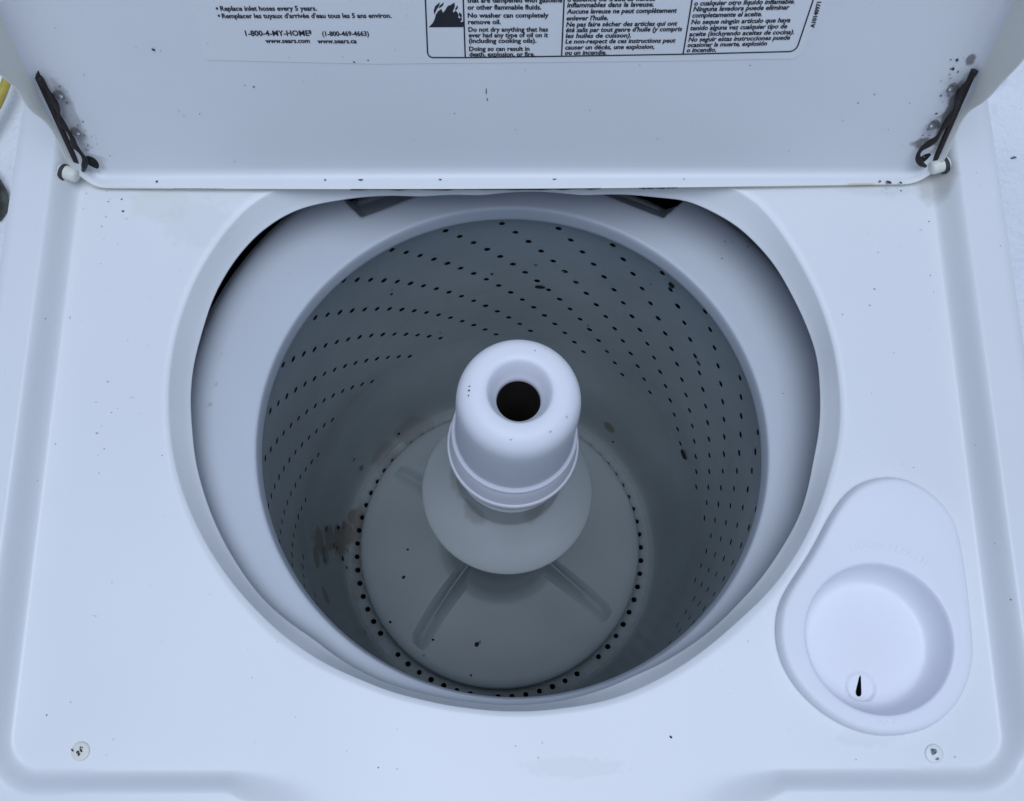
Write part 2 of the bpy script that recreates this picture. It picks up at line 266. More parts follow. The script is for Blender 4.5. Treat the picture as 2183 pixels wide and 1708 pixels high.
def top_z(x, y):
    fw_ = min(1, max(0, (-y-.195)/.025)); nw_ = min(1, max(0, .165-abs(x))/.06)
    z = RH*prof_up(rsdf(x, y), 1-.15*fw_*(1-nw_)+2.2*nw_*fw_)*(1-.52*fw_-.20*nw_*fw_)
    e = min(PX-abs(x), y-PY0, PY1-y)
    if e < EDGE: z -= EDGE-math.sqrt(max(0, EDGE**2-(EDGE-e)**2))
    return z
def to_rect(x0, y0, a):
    dx, dy = math.cos(a), math.sin(a); t = 9
    if abs(dx) > 1e-6: t = min(t, ((PX if dx > 0 else -PX)-x0)/dx)
    if abs(dy) > 1e-6: t = min(t, ((PY1 if dy > 0 else PY0)-y0)/dy)
    return t
NR = 240; V, F = [], []
lip = [(0, -.0150, 0), (0, -.0146, 1), (.04, -.0141, 1), (.12, -.0133, 1), (.3, -.0110, 1), (.5, -.0080, 1), (.7, -.0050, 1), (.85, -.0026, 1), (.93, -.0012, 1), (1.0, -.00035, 1)]
rows = []
for k in range(NA):
    a = th[k]; ca, sa = math.cos(a), math.sin(a); T = to_rect(C0[0], C0[1], a); col = []
    for s, z, kk in lip:
        r = Ri[k]+(Ro[k]-Ri[k])*s + (.0025 if kk == 0 else 0)
        col.append((C0[0]+r*ca, C0[1]+r*sa, z))
    for j in range(1, NR+1):
        t = j/NR
        # finer steps near the outside where the pressed slope is
        t = t**.7
        r = Ro[k]+.0012+(T-Ro[k]-.0012)*t; x, y = C0[0]+r*ca, C0[1]+r*sa
        col.append((x, y, top_z(x, y)))
    x, y, z = col[-1]; col.append((x, y, -.030)); rows.append(col)
m = len(rows[0])
for col in rows: V += col
for k in range(NA):
    k2 = (k+1) % NA
    for j in range(m-1):
        q = (k*m+j, k*m+j+1, k2*m+j+1, k2*m+j)
        cx = sum(V[i][0] for i in q)/4; cy = sum(V[i][1] for i in q)/4
        if math.hypot(cx-.2290, cy+.1470) > .0478: F.append(q)      # opening under the dispenser bowl
top = part('top_panel', V, F, M_en)
stain(M_en, [((-.243, .150, 0), (.02, .014, .02))], (.66, .66, .58), 90, .6, .3)
stain(M_en, [((.300, .168, .004), (.012, .02, .03))], (.42, .40, .35), 90, .5, .5)
stain(M_en, [((-.215, .135, 0), (.025, .018, .02)), ((.262, .160, 0), (.03, .006, .03)), ((.04, -.222, 0), (.03, .006, .02)), ((.22, -.205, 0), (.02, .006, .02))], (.62, .63, .62), 190, .7, .28)

# ---- plugs: bottom corners of the recess
M_chip = mat('grey_primer', (.30, .32, .31), .7, .3, 700)
def plug(x, y, chips, m=None):
    V, F = lathe(smooth_prof([(.0001, .0013), (.003, .0013), (.0048, .0011), (.0056, .0005), (.0059, -.001)], 4), 28)
    o = part('plug', [(a+x, b+y, c) for a, b, c in V], F, m or M_cream)
    V, F, = [], []
    for cx, cy, s, asp, an in chips:
        k = 8; o0 = len(V)
        for q in range(k):
            a = 2*math.pi*q/k; rr = s*random.uniform(.75, 1.15); u, v = rr*math.cos(a), rr*math.sin(a)/asp
            V.append((x+cx+u*math.cos(R(an))-v*math.sin(R(an)), y+cy+u*math.sin(R(an))+v*math.cos(R(an)), .0015))
        F.append(tuple(range(o0, o0+k)))
    c = link('chipped_paint', V, F, M_sp if m is None else M_chip, o, False); c['kind'] = 'stuff'
plug(-.2571, -.2121, [(-.0012, -.0003, .0012, 1.3, 40), (.0008, .0006, .0015, 1.8, -60), (-.0003, -.0016, .0011, 1.3, 70), (.0014, .0023, .0006, 1.5, -30), (.0001, .0024, .0007, 1.2, 90), (-.0045, .0008, .0012, 2.2, -35)])
plug(.2579, -.2148, [(-.0015, .0024, .0013, 1.6, 20), (.0012, -.0028, .0014, 1.8, 20), (.0002, .0008, .0006, 1.5, -60), (-.0005, .0010, .0022, 1.4, 30)], M_en)

# ---- dispenser: raised teardrop with a bowl
Q = resample(DISP, 160, 2)
bc = np.array((.2290, -.1470)); fc = np.array((.2274, -.1502)); br, fr = .0456, .0425
aq = np.arctan2(Q[:, 1]-bc[1], Q[:, 0]-bc[0])
dirs = np.stack([np.cos(aq), np.sin(aq)], 1)
loops = [np.c_[offset(Q, .0002), np.full(160, .0002)], np.c_[offset(Q, .0028), np.full(160, .0009)], np.c_[offset(Q, .0029), np.full(160, .0016)], np.c_[offset(Q, .0018), np.full(160, .0050)], np.c_[offset(Q, .0008), np.full(160, .0071)], np.c_[offset(Q, -.0006), np.full(160, .0078)], np.c_[offset(Q, -.0022), np.full(160, .0080)]]
inner = offset(Q, -.0022); rim = bc+dirs*(br+.0014)
for t in (.25, .5, .75, 1): loops.append(np.c_[inner*(1-t)+rim*t, np.full(160, .0080)])
def bowl(rr, cen, z): return np.c_[cen+dirs*rr, np.full(160, z)]
RIN = fr-.0070
loops.append(bowl(br+.0004, bc, .00785)); loops.append(bowl(br-.0004, bc, .0074))
for ph in np.radians(np.linspace(12, 90, 16)):
    s_ = math.sin(ph)**1.15
    loops.append(bowl(RIN+(br-.0006-RIN)*math.cos(ph)**.8, bc*(1-s_)+fc*s_, .0080-.0221*s_))
dc = np.array((.2225, -.1768))      # drain dimple
hole = np.array([(.2230, -.1694), (.2222, -.1710), (.2212, -.1740), (.2200, -.1772), (.2193, -.1795), (.2194, -.1810), (.2201, -.1820), (.2212, -.1824), (.2222, -.1820), (.2229, -.1809), (.2231, -.1792), (.2232, -.1765), (.2234, -.1735), (.2236, -.1708), (.2235, -.1697)])
V, F = [], []
for L_ in loops: V += [tuple(p) for p in L_]
for i in range(len(loops)-1):
    for k in range(160): F.append((i*160+k, i*160+(k+1) % 160, (i+1)*160+(k+1) % 160, (i+1)*160+k))
disp = part('bleach_dispenser', V, F, M_pl)
# bowl floor with the drain slot cut out (grid of rays from the slot)
H = resample(hole, 160, 1)
if np.sum(H[:, 0]*np.roll(H[:, 1], -1)-np.roll(H[:, 0], -1)*H[:, 1]) < 0: H = H[::-1]
ua = np.linspace(-math.pi/2, 1.5*math.pi, 160, endpoint=False)      # even angles round the floor
fl = fc+np.stack([np.cos(ua), np.sin(ua)], 1)*RIN
hh = np.roll(H, -int(np.argmin(H[:, 1])), 0)
V, F = [], []; n_r = 26
for j in range(n_r+1):
    t = j/n_r; t = t**1.3
    for k in range(160):
        p = hh[k]*(1-t)+fl[k]*t; d = np.linalg.norm(p-dc)
        z = -.0141-.0016*(1-min(1, max(0, (d-.0080)/.0016)))
        V.append((p[0], p[1], z))
for k in range(160): V.append((hh[k][0], hh[k][1], -.024))
for j in range(n_r):
    for k in range(160): F.append((j*160+k, j*160+(k+1) % 160, (j+1)*160+(k+1) % 160, (j+1)*160+k))
o = len(V)-160
fo = link('bowl_floor', V, F, M_pl, disp)
V2 = [V[k] for k in range(160)]+[V[o+k] for k in range(160)]
link('drain_slot', V2, [(k, (k+1) % 160, 160+(k+1) % 160, 160+k) for k in range(160)]+[tuple(range(160, 320))], M_dark, disp, False)

# ---- text helper
def text_mesh(s, size, bold=0, shear=0, extrude=0, res=2):
    c = bpy.data.curves.new('t', 'FONT'); c.body = s; c.size = size; c.offset = bold; c.shear = shear; c.extrude = extrude; c.resolution_u = res
    o = bpy.data.objects.new('t', c); COL.objects.link(o)
    me = bpy.data.meshes.new_from_object(o.evaluated_get(bpy.context.evaluated_depsgraph_get()))
    V = [tuple(v.co) for v in me.vertices]; F = [tuple(p.vertices) for p in me.polygons]
    bpy.data.objects.remove(o); bpy.data.curves.remove(c); bpy.data.meshes.remove(me)
    return V, F

def arc_text(s, cen, rad, a_mid, size, z, ext, flip=False, place=None):
    """letters on an arc, tops pointing outward (or inward when flip)"""
    gl = [text_mesh(ch, size, 0, 0, ext, 1) if ch != ' ' else None for ch in s]
    wd = [(max(v[0] for v in g[0])+size*.10 if g else size*.32) for g in gl]
    tot = sum(wd); pos = -tot/2; parts = []
    for g, w_ in zip(gl, wd):
        c = pos+w_/2; pos += w_
        if not g: continue
        a = a_mid+(c/rad if flip else -c/rad); ca, sa = math.cos(a), math.sin(a)
        vv = []
        for x, y, zz in g[0]:
            x -= w_/2
            if flip: rx, ty = rad-y, x
            else: rx, ty = rad+y, -x
            vv.append((cen[0]+rx*ca-ty*sa, cen[1]+rx*sa+ty*ca, z+zz))
        parts.append((vv, g[1]))
    return cat(*parts)
V, F = arc_text('LIQUID BLEACH', bc, .0545, R(78), .0062, .0080, .0003)
link('embossed_lettering', V, F, M_pl, disp, False)
V, F = arc_text('MAX', bc, .0510, R(-90), .0056, .0080, .0003, True)
link('embossed_lettering', V, F, M_pl, disp, False)

# ================================================================== TUB (slightly tilted on its springs)
AX = Vector((.03721, .08542, 1)).normalized(); UX = Vector((1, 0, -.03721)).normalized(); UY = AX.cross(UX)
TUB = Matrix((UX, UY, AX)).transposed().to_4x4(); TUB.translation = (.00741, 0, 0)
def tpart(name, V, F, m, parent=None, **k):
    o = link(name, V, F, m, None, **k)
    if parent is None:
        o.parent = wm; o.matrix_parent_inverse = INV; o.matrix_basis = TUB
    else: o.parent = parent
    return o
# outer tub: closed dark drum behind everything
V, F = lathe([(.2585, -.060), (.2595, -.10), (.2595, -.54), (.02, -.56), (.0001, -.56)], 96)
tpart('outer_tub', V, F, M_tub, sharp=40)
# tub ring with two sunken pockets at the back
prof = [(.1793, -.0610), (.1788, -.0590), (.1790, -.0570), (.1797, -.0520), (.1804, -.0484), (.1809, -.0475), (.1818, -.0469), (.1834, -.0466)]
prof += [(r, -.0466+.0030*((r-.1834)/.040)) for r in np.linspace(.1850, .2245, 26)]
prof += smooth_prof([(.2262, -.0435), (.2290, -.0439), (.2320, -.0453), (.2350, -.0482), (.2385, -.0525), (.2415, -.0590), (.2438, -.0680), (.2450, -.0800)], 3)+[(.2455, -.12), (.2455, -.30)]
NRG = 720; V, F = lathe(prof, NRG)
def pocket(x, y):
    d = 0
    for A, B, Cc in (((-.1341, .1881), (-.1149, .1696), (-.069, .1929)), ((.1379, .1923), (.1151, .1732), (.066, .1961))):
        # inside = outward side of the two edges that meet at apex B
        def sd(p, q, ref):
            ex, ey = q[0]-p[0], q[1]-p[1]; l = math.hypot(ex, ey)
            s = ((x-p[0])*ey-(y-p[1])*ex)/l; s0 = ((ref[0]-p[0])*ey-(ref[1]-p[1])*ex)
            return s if s0 > 0 else -s
        ref = ((A[0]+Cc[0])/2*1.05, (A[1]+Cc[1])/2*1.05)
        s = min(sd(A, B, ref)*1.5, sd(B, Cc, ref))
        if s > -.0015 and y > .15:
            t = min(1, max(0, (s+.0015)/.006)); d = max(d, .010*t*t*(3-2*t)+max(0, s)*1.1)
    return min(d, .034)
def spread(x, y):          # the ring sits off centre: more of it shows at the back right
    r = math.hypot(x, y)
    if r < .200: return x, y
    a = math.degrees(math.atan2(y, x)); e = .0072*math.exp(-((a-18)/48)**2)+.0080*math.exp(-((a-128)/24)**2)+.0025*math.exp(-((a-165)/24)**2)
    k = (r+e*min(1, (r-.200)/.0235))/r
    return x*k, y*k
V = [(*spread(x, y), z-pocket(x, y) if z > -.13 else z) for x, y, z in V]
ring = tpart('tub_ring', V, F, M_ring)
# basket
NC = 104; DA = 360/NC; HC = -.0890; HD = .0140; NRW = 17; RW = .192
PH0 = 106.05
def cyl(a, z, r=RW): return (r*math.cos(R(a)), r*math.sin(R(a)), z)
V, F = [], []; midx = []
idx = {}
def vid(key, p):
    if key not in idx: idx[key] = len(V); V.append(p)
    return idx[key]
zs = [HC+HD/2-HD*j for j in range(NRW+1)]
for j in range(NRW):
    for i in range(NC):
        a0, a1 = PH0+DA*(i-.5), PH0+DA*(i+.5)
        c = [vid((i, j), cyl(a0, zs[j])), vid(((i+1) % NC, j), cyl(a1, zs[j])), vid(((i+1) % NC, j+1), cyl(a1, zs[j+1])), vid((i, j+1), cyl(a0, zs[j+1]))]
        if (i+j) % 4 == 0 and not (j == 16 and i % 3 == 0):
            zc = (zs[j]+zs[j+1])/2; ac = PH0+DA*i; n = 12; hr = .0027*random.uniform(.92, 1.06)
            ho = []; hb = []
            for q in range(n):
                b = math.pi*.75-2*math.pi*q/n
                ho.append(len(V)); V.append(cyl(ac+math.degrees(hr*math.cos(b)/RW), zc+hr*math.sin(b)))
            for q in range(4):
                s = q*3
                F.append((c[q], c[(q+1) % 4], ho[(s+2) % n], ho[(s+1) % n]))
                F.append((c[q], ho[(s+1) % n], ho[s % n])); F.append((c[q], ho[s % n], ho[(s-1) % n]))
        else: F.append(tuple(c))
# above and below the drilled band, then the rounded bottom
def ringrow(r, z): 
    o = len(V); V.extend([cyl(PH0+DA*(i-.5), z, r) for i in range(NC)]); return [o+i for i in range(NC)]
def bridge(A, B):
    for i in range(len(A)): F.append((A[i], A[(i+1) % len(A)], B[(i+1) % len(A)], B[i]))
up_ = ringrow(RW, -.056); bridge(up_, [idx[(i, 0)] for i in range(NC)])
last = [idx[(i, NRW)] for i in range(NC)]
for r, z in smooth_prof([(.192, -.320), (.1910, -.345), (.1884, -.375), (.1846, -.405), (.1800, -.4350), (.1762, -.4515), (.1722, -.4618), (.1678, -.4670)], 4):
    nw = ringrow(r, z); bridge(last, nw); last = nw
bask = tpart('basket', V, F, M_bask, sharp=45)
# basket floor with its ring of drain holes
V, F = [], []; NH = 67; R0, R1 = .1495, .1678; miss = (0, 59, 66-3)
hole_a = [-133.7+5.3731*k for k in range(NH)]
skip = set()
for bad in (-139.1, -96.2, -53.4, 132.4):
    skip.add(min(range(NH), key=lambda k: abs(((hole_a[k]-bad+180) % 360)-180)))
zf = lambda r: -.4745+.0075*((r-R0)/(R1-R0))**2.5
for k in range(NH):
    a = hole_a[k]; h = 5.3731/2; o = len(V); hr = .0029*random.uniform(.93, 1.07)
    P4 = [(a-h, R0), (a+h, R0), (a+h, R1), (a-h, R1)]
    V += [cyl(q, zf(r), r) for q, r in P4]
    if k in skip: F.append((o, o+1, o+2, o+3)); continue
    n = 12
    for lay in range(2):
        for q in range(n):
            b = -math.pi*.75+2*math.pi*q/n; rr = .1592+hr*math.sin(b)*(1-.1*lay)
            V.append(cyl(a+math.degrees(hr*(1-.1*lay)*math.cos(b)/.1592), zf(rr)-.003*lay, rr))
    for q in range(4):
        s = q*3; c0, c1 = o+q, o+(q+1) % 4; b = o+4
        F.append((c0, c1, b+(s+2) % n, b+(s+1) % n)); F.append((c0, b+(s+1) % n, b+s)); F.append((c0, b+s, b+(s-1) % n))
    for q in range(n): F.append((b+q, b+(q+1) % n, b+n+(q+1) % n, b+n+q))
VV, FF = lathe([(.1495, -.4745), (.145, -.476), (.06, -.477), (.0001, -.477)], 96)
V, F = cat((V, F), (VV, FF))
tpart('basket_floor', V, F, M_bask, bask, sharp=45)
stain(M_bask, [(STAINS[0], (.016, .016, .020)), (STAINS[1], (.013, .015, .014)), (STAINS[2], (.010, .014, .012)), (STAINS[3], (.012, .012, .014)), (STAINS[7], (.012, .014, .018)), (STAINS[8], (.014, .012, .014)), (STAINS[9], (.008, .010, .010))], (.20, .172, .140), 60, .6, .75)
stain(M_bask, [(STAINS[4], (.010, .012, .012)), (STAINS[5], (.010, .010, .012)), (STAINS[6], (.0095, .0095, .011)), (STAINS[12], (.008, .008, .008))], (.17, .165, .115), 90, .2, .7)
stain(M_bask, [((0, -.162, -.474), (.06, .008, .01)), ((.05, -.155, -.474), (.05, .008, .01)), ((-.159, -.03, -.474), (.006, .09, .01)), (STAINS[10], (.03, .02, .02)), (STAINS[11], (.02, .02, .02))], (.28, .27, .265), 60, .5, .55)

# ================================================================== AGITATOR
ag_prof = [(.157, -.470), (.157, -.4520), (.1568, -.4475)]
# base plate
V, F = lathe([(.1490, -.4700), (.1512, -.4600), (.1524, -.4500), (.1526, -.4450), (.1522, -.4420), (.1508, -.4403), (.148, -.4393)]+[(r, -.4393+.010*((.148-r)/.10)**1.4) for r in np.linspace(.142, .06, 10)]+smooth_prof([(.055, -.420), (.047, -.400), (.043, -.36), (.041, -.30), (.040, -.20)], 4), 128)
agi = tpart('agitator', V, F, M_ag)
stain(M_bell, [((-.030, -.034, -.150), (.012, .012, .02)), ((.02, -.04, -.13), (.01, .01, .03)), ((-.042, .0, -.15), (.01, .02, .02))], (.30, .30, .28), 120, .5, .55)
# vanes: slim radial fins that fade out before the rim
def vane(a_deg, bend):
    n = 28; V = []; F = []
    for i in range(n+1):
        t = i/n; r = .042+(.1405-.042)*t
        a = R(a_deg)+bend*(1-t)
        hz = .035*(1-t)**2.8+.0046*min(1, (1-t)/.08)+.0001
        zb = -.4393+.010*(max(0, (.148-max(r, .06))/.10))**1.4-.0006
        wd = .0115+.0025*t
        ca, sa = math.cos(a), math.sin(a)
        for k, (dx, dz) in enumerate(((-wd, 0), (-wd*.66, .16), (-wd*.33, .48), (-.0009, 1), (.0009, 1), (wd*.33, .48), (wd*.66, .16), (wd, 0))):
            V.append((r*ca-dx*sa, r*sa+dx*ca, zb+(hz+.0015)*dz))
    for i in range(n):
        for k in range(7): F.append((i*8+k, i*8+k+1, (i+1)*8+k+1, (i+1)*8+k))
    F.append(tuple(n*8+k for k in range(8)))
    return V, F
for a, b in ((-128.5, -.16), (-35.0, .12), (55, .0), (144.8, -.05)):
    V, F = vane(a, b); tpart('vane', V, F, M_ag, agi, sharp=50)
# bell skirt
V, F = lathe([(.0400, -.070), (.0402, -.112), (.0412, -.1135), (.0424, -.1145), (.0426, -.1500)]+smooth_prof([(.0430, -.1560), (.0450, -.1600), (.0490, -.1668), (.0560, -.1780), (.0640, -.1905), (.0705, -.2010), (.0730, -.2055)], 4)+[(.0736, -.2070), (.0735, -.2084), (.0728, -.2094), (.0705, -.2065), (.060, -.190), (.048, -.171), (.041, -.162)], 128)
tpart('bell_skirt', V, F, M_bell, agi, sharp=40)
# collar, lip and column under the cap
V, F = lathe([(.0385, -.045), (.0392, -.0520), (.0412, -.0532), (.0432, -.0560), (.0446, -.0610), (.0458, -.0670), (.0468, -.0725), (.0478, -.0733), (.0484, -.0748), (.0483, -.0774), (.0466, -.0782), (.0425, -.0782), (.0408, -.0790), (.0404, -.0850), (.0402, -.1050)], 128)
tpart('collar', V, F, M_pl, agi, sharp=40)
# cap
cap_prof = smooth_prof([(.0142, .0160), (.0146, .0195), (.0162, .0235), (.0182, .0290), (.0196, .0325), (.0212, .0352), (.0240, .0363), (.0280, .0363), (.0320, .0352), (.0356, .0325), (.0383, .0282), (.0399, .0222), (.0405, .0140), (.0407, .0050), (.0409, -.0100), (.0415, -.0300), (.0421, -.0440)], 5)+[(.0438, -.0452), (.0447, -.0466), (.0447, -.0482), (.0438, -.0492), (.0420, -.0492)]
V, F = lathe(cap_prof, 128)
capo = tpart('cap', V, F, M_pl, agi)
V, F = lathe([(.0138, .0170), (.0142, .0160), (.0146, .012), (.0146, -.10), (.0001, -.10)], 64)
tpart('well', V, F, mat('shaded_brown_well', (.016, .011, .009), .8, .1, 30), capo)  # brown taken almost to black: shade of the deep hole put into the colour
V, F = arc_text('FABRIC SOFTENER DISPENSER', (0, 0), .0312, R(-62), .0038, .0354, .0004, True)
tpart('embossed_lettering', V, F, M_pl, capo, smooth=False)

# ================================================================== LID
LB = R(22); LUP = Vector((0, math.sin(LB), math.cos(LB))); LN = Vector((1, 0, 0)).cross(LUP)
LSC = 1.005
LORG = Vector((.00413, .16967, .00195))
LM = (Matrix((Vector((1, 0, 0)), LUP, LN)).transposed()*LSC).to_4x4(); LM.translation = LORG
UL, UR, VT = -.3020, .2938, .43
def lid_outline(n_c=16, rc=.021):
    P = []
    def arc(cx, cy, a0, a1):
        for t in np.linspace(a0, a1, n_c): P.append((cx+rc*math.cos(t), cy+rc*math.sin(t)))
    def seg(a, b, n):
        for t in np.linspace(0, 1, n+2)[1:-1]: P.append((a[0]+(b[0]-a[0])*t, a[1]+(b[1]-a[1])*t))
    arc(UL+rc, 0+rc, math.pi, 1.5*math.pi); seg((UL+rc, 0), (UR-rc, 0), 70)
    arc(UR-rc, rc, 1.5*math.pi, 2*math.pi); seg((UR, rc), (UR, VT-rc), 90)
    arc(UR-rc, VT-rc, 0, .5*math.pi); seg((UR-rc, VT), (UL+rc, VT), 50)
    arc(UL+rc, VT-rc, .5*math.pi, math.pi); seg((UL, VT-rc), (UL, rc), 90)
    return np.array(P)
LO = lid_outline(); NL = len(LO)
def hf(u, v):
    side = min(u-UL, UR-u)
    if v < .016 and side > .010:           # bottom flange: fullest in the middle
        x = (u-UL)/(UR-UL); h = .0090*(1-x)+.0068*x+.0034*math.sin(math.pi*x)
        return h
    right = u > 0
    tab = [(0, .0072), (.016, .0045), (.046, .0042), (.052, .0065), (.060, .0120), (.068, .0185), (.075, .0215), (.083, .0200), (.090, .0225), (.100, .0290), (.110, .0360), (.122, .0400), (.43, .0400)]
    if right: tab = [(0, .0066), (.016, .0045), (.050, .0042), (.060, .0070), (.068, .0150), (.078, .0225), (.090, .0270), (.100, .0310), (.112, .0380), (.125, .0420), (.43, .0420)]
    return float(np.interp(v, [t[0] for t in tab], [t[1] for t in tab]))
HF = np.array([hf(u, v) for u, v in LO])
for _ in range(4): HF = (np.roll(HF, 1)+HF*2+np.roll(HF, -1))/4
FR = .0075
loops = []; lm = []
for t in np.linspace(0, 1, 7):           # fillet from the flat into the flange
    a = t*math.pi/2; ins = FR*(1-math.sin(a)); h = FR*(1-math.cos(a))
    loops.append(np.c_[offset(LO, -ins-.0005), np.minimum(h, HF*.75*t+.0)])
for t in (.35, .7, 1.0):
    loops.append(np.c_[offset(LO, -.0005+.0010*t), np.minimum(FR, HF*.75)*(1-t)+HF*t])
loops.append(np.c_[offset(LO, .0012), HF+.0009]); loops.append(np.c_[offset(LO, .0022), HF+.0006]); loops.append(np.c_[offset(LO, .0028), HF-.0006])
loops.append(np.c_[offset(LO, .0026), HF*.3-.002]); loops.append(np.c_[offset(LO, .0010), np.full(NL, -.006)]); loops.append(np.c_[offset(LO, -.006), np.full(NL, -.0095)])
V, F, MI = [], [], []
for L_ in loops: V += [tuple(p) for p in L_]
for i in range(len(loops)-1):
    for k in range(NL):
        k2 = (k+1) % NL; F.append((i*NL+k, i*NL+k2, (i+1)*NL+k2, (i+1)*NL+k))
        u, v = LO[k]; MI.append(1 if (6 <= i and v > .02) or i >= 9 else 0)  # flange faces get the cream slot: their warmer light is in the colour
F.append(tuple(range(NL))[::-1]); MI.append(0); o = (len(loops)-1)*NL; F.append(tuple(range(o, o+NL))); MI.append(0)
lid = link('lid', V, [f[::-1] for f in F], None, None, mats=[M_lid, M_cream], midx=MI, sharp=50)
lid.parent = wm; lid.matrix_parent_inverse = INV; lid.matrix_basis = LM
stain(M_lid, [((.2795, .0270, 0), (.008, .0045, .01)), ((.288, .050, 0), (.004, .030, .01)), ((.287, .0915, 0), (.003, .004, .01))], (.13, .115, .10), 170, .55, .8)
stain(M_lid, [((-.288, .012, 0), (.008, .008, .01)), ((-.290, .05, 0), (.005, .03, .01))], (.30, .29, .28), 150, .6, .5)
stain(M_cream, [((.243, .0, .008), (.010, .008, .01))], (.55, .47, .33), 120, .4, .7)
def lpart(name, V, F, m, **k): return link(name, V, F, m, lid, **k)
# label film
lab = [(-.1895, .1600), (-.1898, .1325), (-.1915, .0955), (-.1895, .0925), (-.0854, .0894), (.0907, .0909), (.1765, .0925), (.1795, .0960), (.1839, .1225), (.1836, .1600)]
n = len(lab)
lpart('warning_label', [(u, v, .0003) for u, v in lab]+[(u, v, .0001) for u, v in lab], [tuple(range(n))]+[(i, n+i, n+(i+1) % n, (i+1) % n) for i in range(n)], M_label, smooth=False)
TZ = .00055
def line(s, u, v, u1=None, size=.0045, bold=.00003, shear=0, rot=0):
    V, F = text_mesh(s, size, bold, shear)
    xs = [p[0] for p in V]; x0, x1 = min(xs), max(xs); k = 1 if u1 is None else (u1-u)/(x1-x0)
    V0, F0 = V, F; V, F = cat(*[([(x+dx, y+dy, zz) for x, y, z in V0], F0) for dx, dy, zz in ((0, 0, 0), (.00016, 0, .00002), (-.00012, .00005, .00004), (.00005, -.00008, .00006))])
    ca, sa = math.cos(rot), math.sin(rot)
    out = []
    for x, y, z in V:
        x = (x-x0)*k; y = y-size*.34
        out.append((u+x*ca-y*sa, v+x*sa+y*ca, TZ+z))
    return out, F
SZ = .0044; BO = .00003
left = [line('•', -.1757, .1273, -.1745, .0060), line('•', -.1757, .1226, -.1745, .0060),
        line('Replace inlet hoses every 5 years.', -.1731, .1273, -.1159, SZ), line("Remplacer les tuyaux d'arrivée d'eau tous les 5 ans environ.", -.1733, .1225, -.0720, SZ),
        line('1-800-4-MY-HOME', -.1619, .1110, -.1232, .0052), line('®', -.1230, .1116, -.1216, .0040), line('(1-800-469-4663)', -.1152, .1106, -.0869, .0045),
        line('www.sears.com', -.1507, .1059, -.1237, .0044), line('www.sears.ca', -.1189, .1056, -.0950, .0044)]
def lettering(parts):
    V, F = cat(*parts); return lpart('lettering', V, F, M_ink, smooth=False)
lettering(left)
en = [('that are dampened with gasoline', .1322, .0300), ('or other flammable fluids.', .1277, .0177), ('No washer can completely', .1225, .0221), ('remove oil.', .1182, -.0065), ('Do not dry anything that has', .1132, .0221), ('ever had any type of oil on it', .1094, .0222), ('(including cooking oils).', .1056, .0152), ('Doing so can result in', .1001, .0110), ('death, explosion, or fire.', .0963, .0144)]
lettering([line(s, -.0261, v, u1, SZ, BO) for s, v, u1 in en])
fr_ = [("d'essence ou d'autres fluides", .1327, .0850), ('inflammables dans la laveuse.', .1290, .0844), ('Aucune laveuse ne peut complètement', .1249, .0986), ("enlever l'huile.", .1205, .0580), ('Ne pas faire sécher des articles qui ont', .1164, .1000), ("été salis par tout genre d'huile (y compris", .1127, .1034), ('les huiles de cuisson).', .1088, .0730), ('Le non-respect de ces instructions peut', .1050, .1005), ('causer un décès, une explosion,', .1009, .0880), ('ou un incendie.', .0972, .0588)]
lettering([line(s, .0331, v, u1, SZ, BO, .16, .008) for s, v, u1 in fr_])
es = [('o cualquier otro líquido inflamable.', .1299, .1677), ('Ninguna lavadora puede eliminar', .1262, .1654), ('completamente el aceite.', .1222, .1500), ('No seque ningún artículo que haya', .1178, .1678), ('tenido alguna vez cualquier tipo de', .1138, .1668), ('aceite (incluyendo aceites de cocina).', .1098, .1720), ('No seguir estas instrucciones puede', .1061, .1703), ('ocasionar la muerte, explosión', .1024, .1570), ('o incendio.', .0988, .1265)]
lettering([line(s, .1084, v, u1, SZ, BO, .16, .020) for s, v, u1 in es])
lettering([line('A10140971', .1822, .1139, None, .0037, .00003, 0, R(90))])
# border and column rules
def stroke(pts, w_):
    V, F = [], []; P = [Vector((p[0], p[1], 0)) for p in pts]
    for i, p in enumerate(P):
        t0 = (P[i]-P[i-1]).normalized() if i else (P[1]-P[0]).normalized(); t1 = (P[i+1]-P[i]).normalized() if i < len(P)-1 else t0
        t = (t0+t1).normalized(); nn = Vector((-t.y, t.x, 0))*(w_/2/max(.4, t.dot(t0)))
        V += [(p.x+nn.x, p.y+nn.y, TZ), (p.x-nn.x, p.y-nn.y, TZ)]
    for i in range(len(P)-1): F.append((2*i, 2*i+1, 2*i+3, 2*i+2))
    return V, F
BW = .00085
V, F = cat(stroke([(-.0505, .158), (-.0508, .1321), (-.0520, .0975), (-.0517, .0960), (-.0507, .0946), (-.0492, .0940), (-.0288, .0939), (.0311, .0947), (.1065, .0959), (.1725, .0976), (.1745, .0984), (.1758, .0999), (.1764, .1018), (.1783, .1316), (.1795, .158)], BW),
           stroke([(-.0282, .158), (-.0288, .0944)], BW), stroke([(.0311, .158), (.0311, .0952)], BW), stroke([(.1068, .158), (.1065, .0964)], BW))
lpart('border_rule', V, F, M_ink, smooth=False)
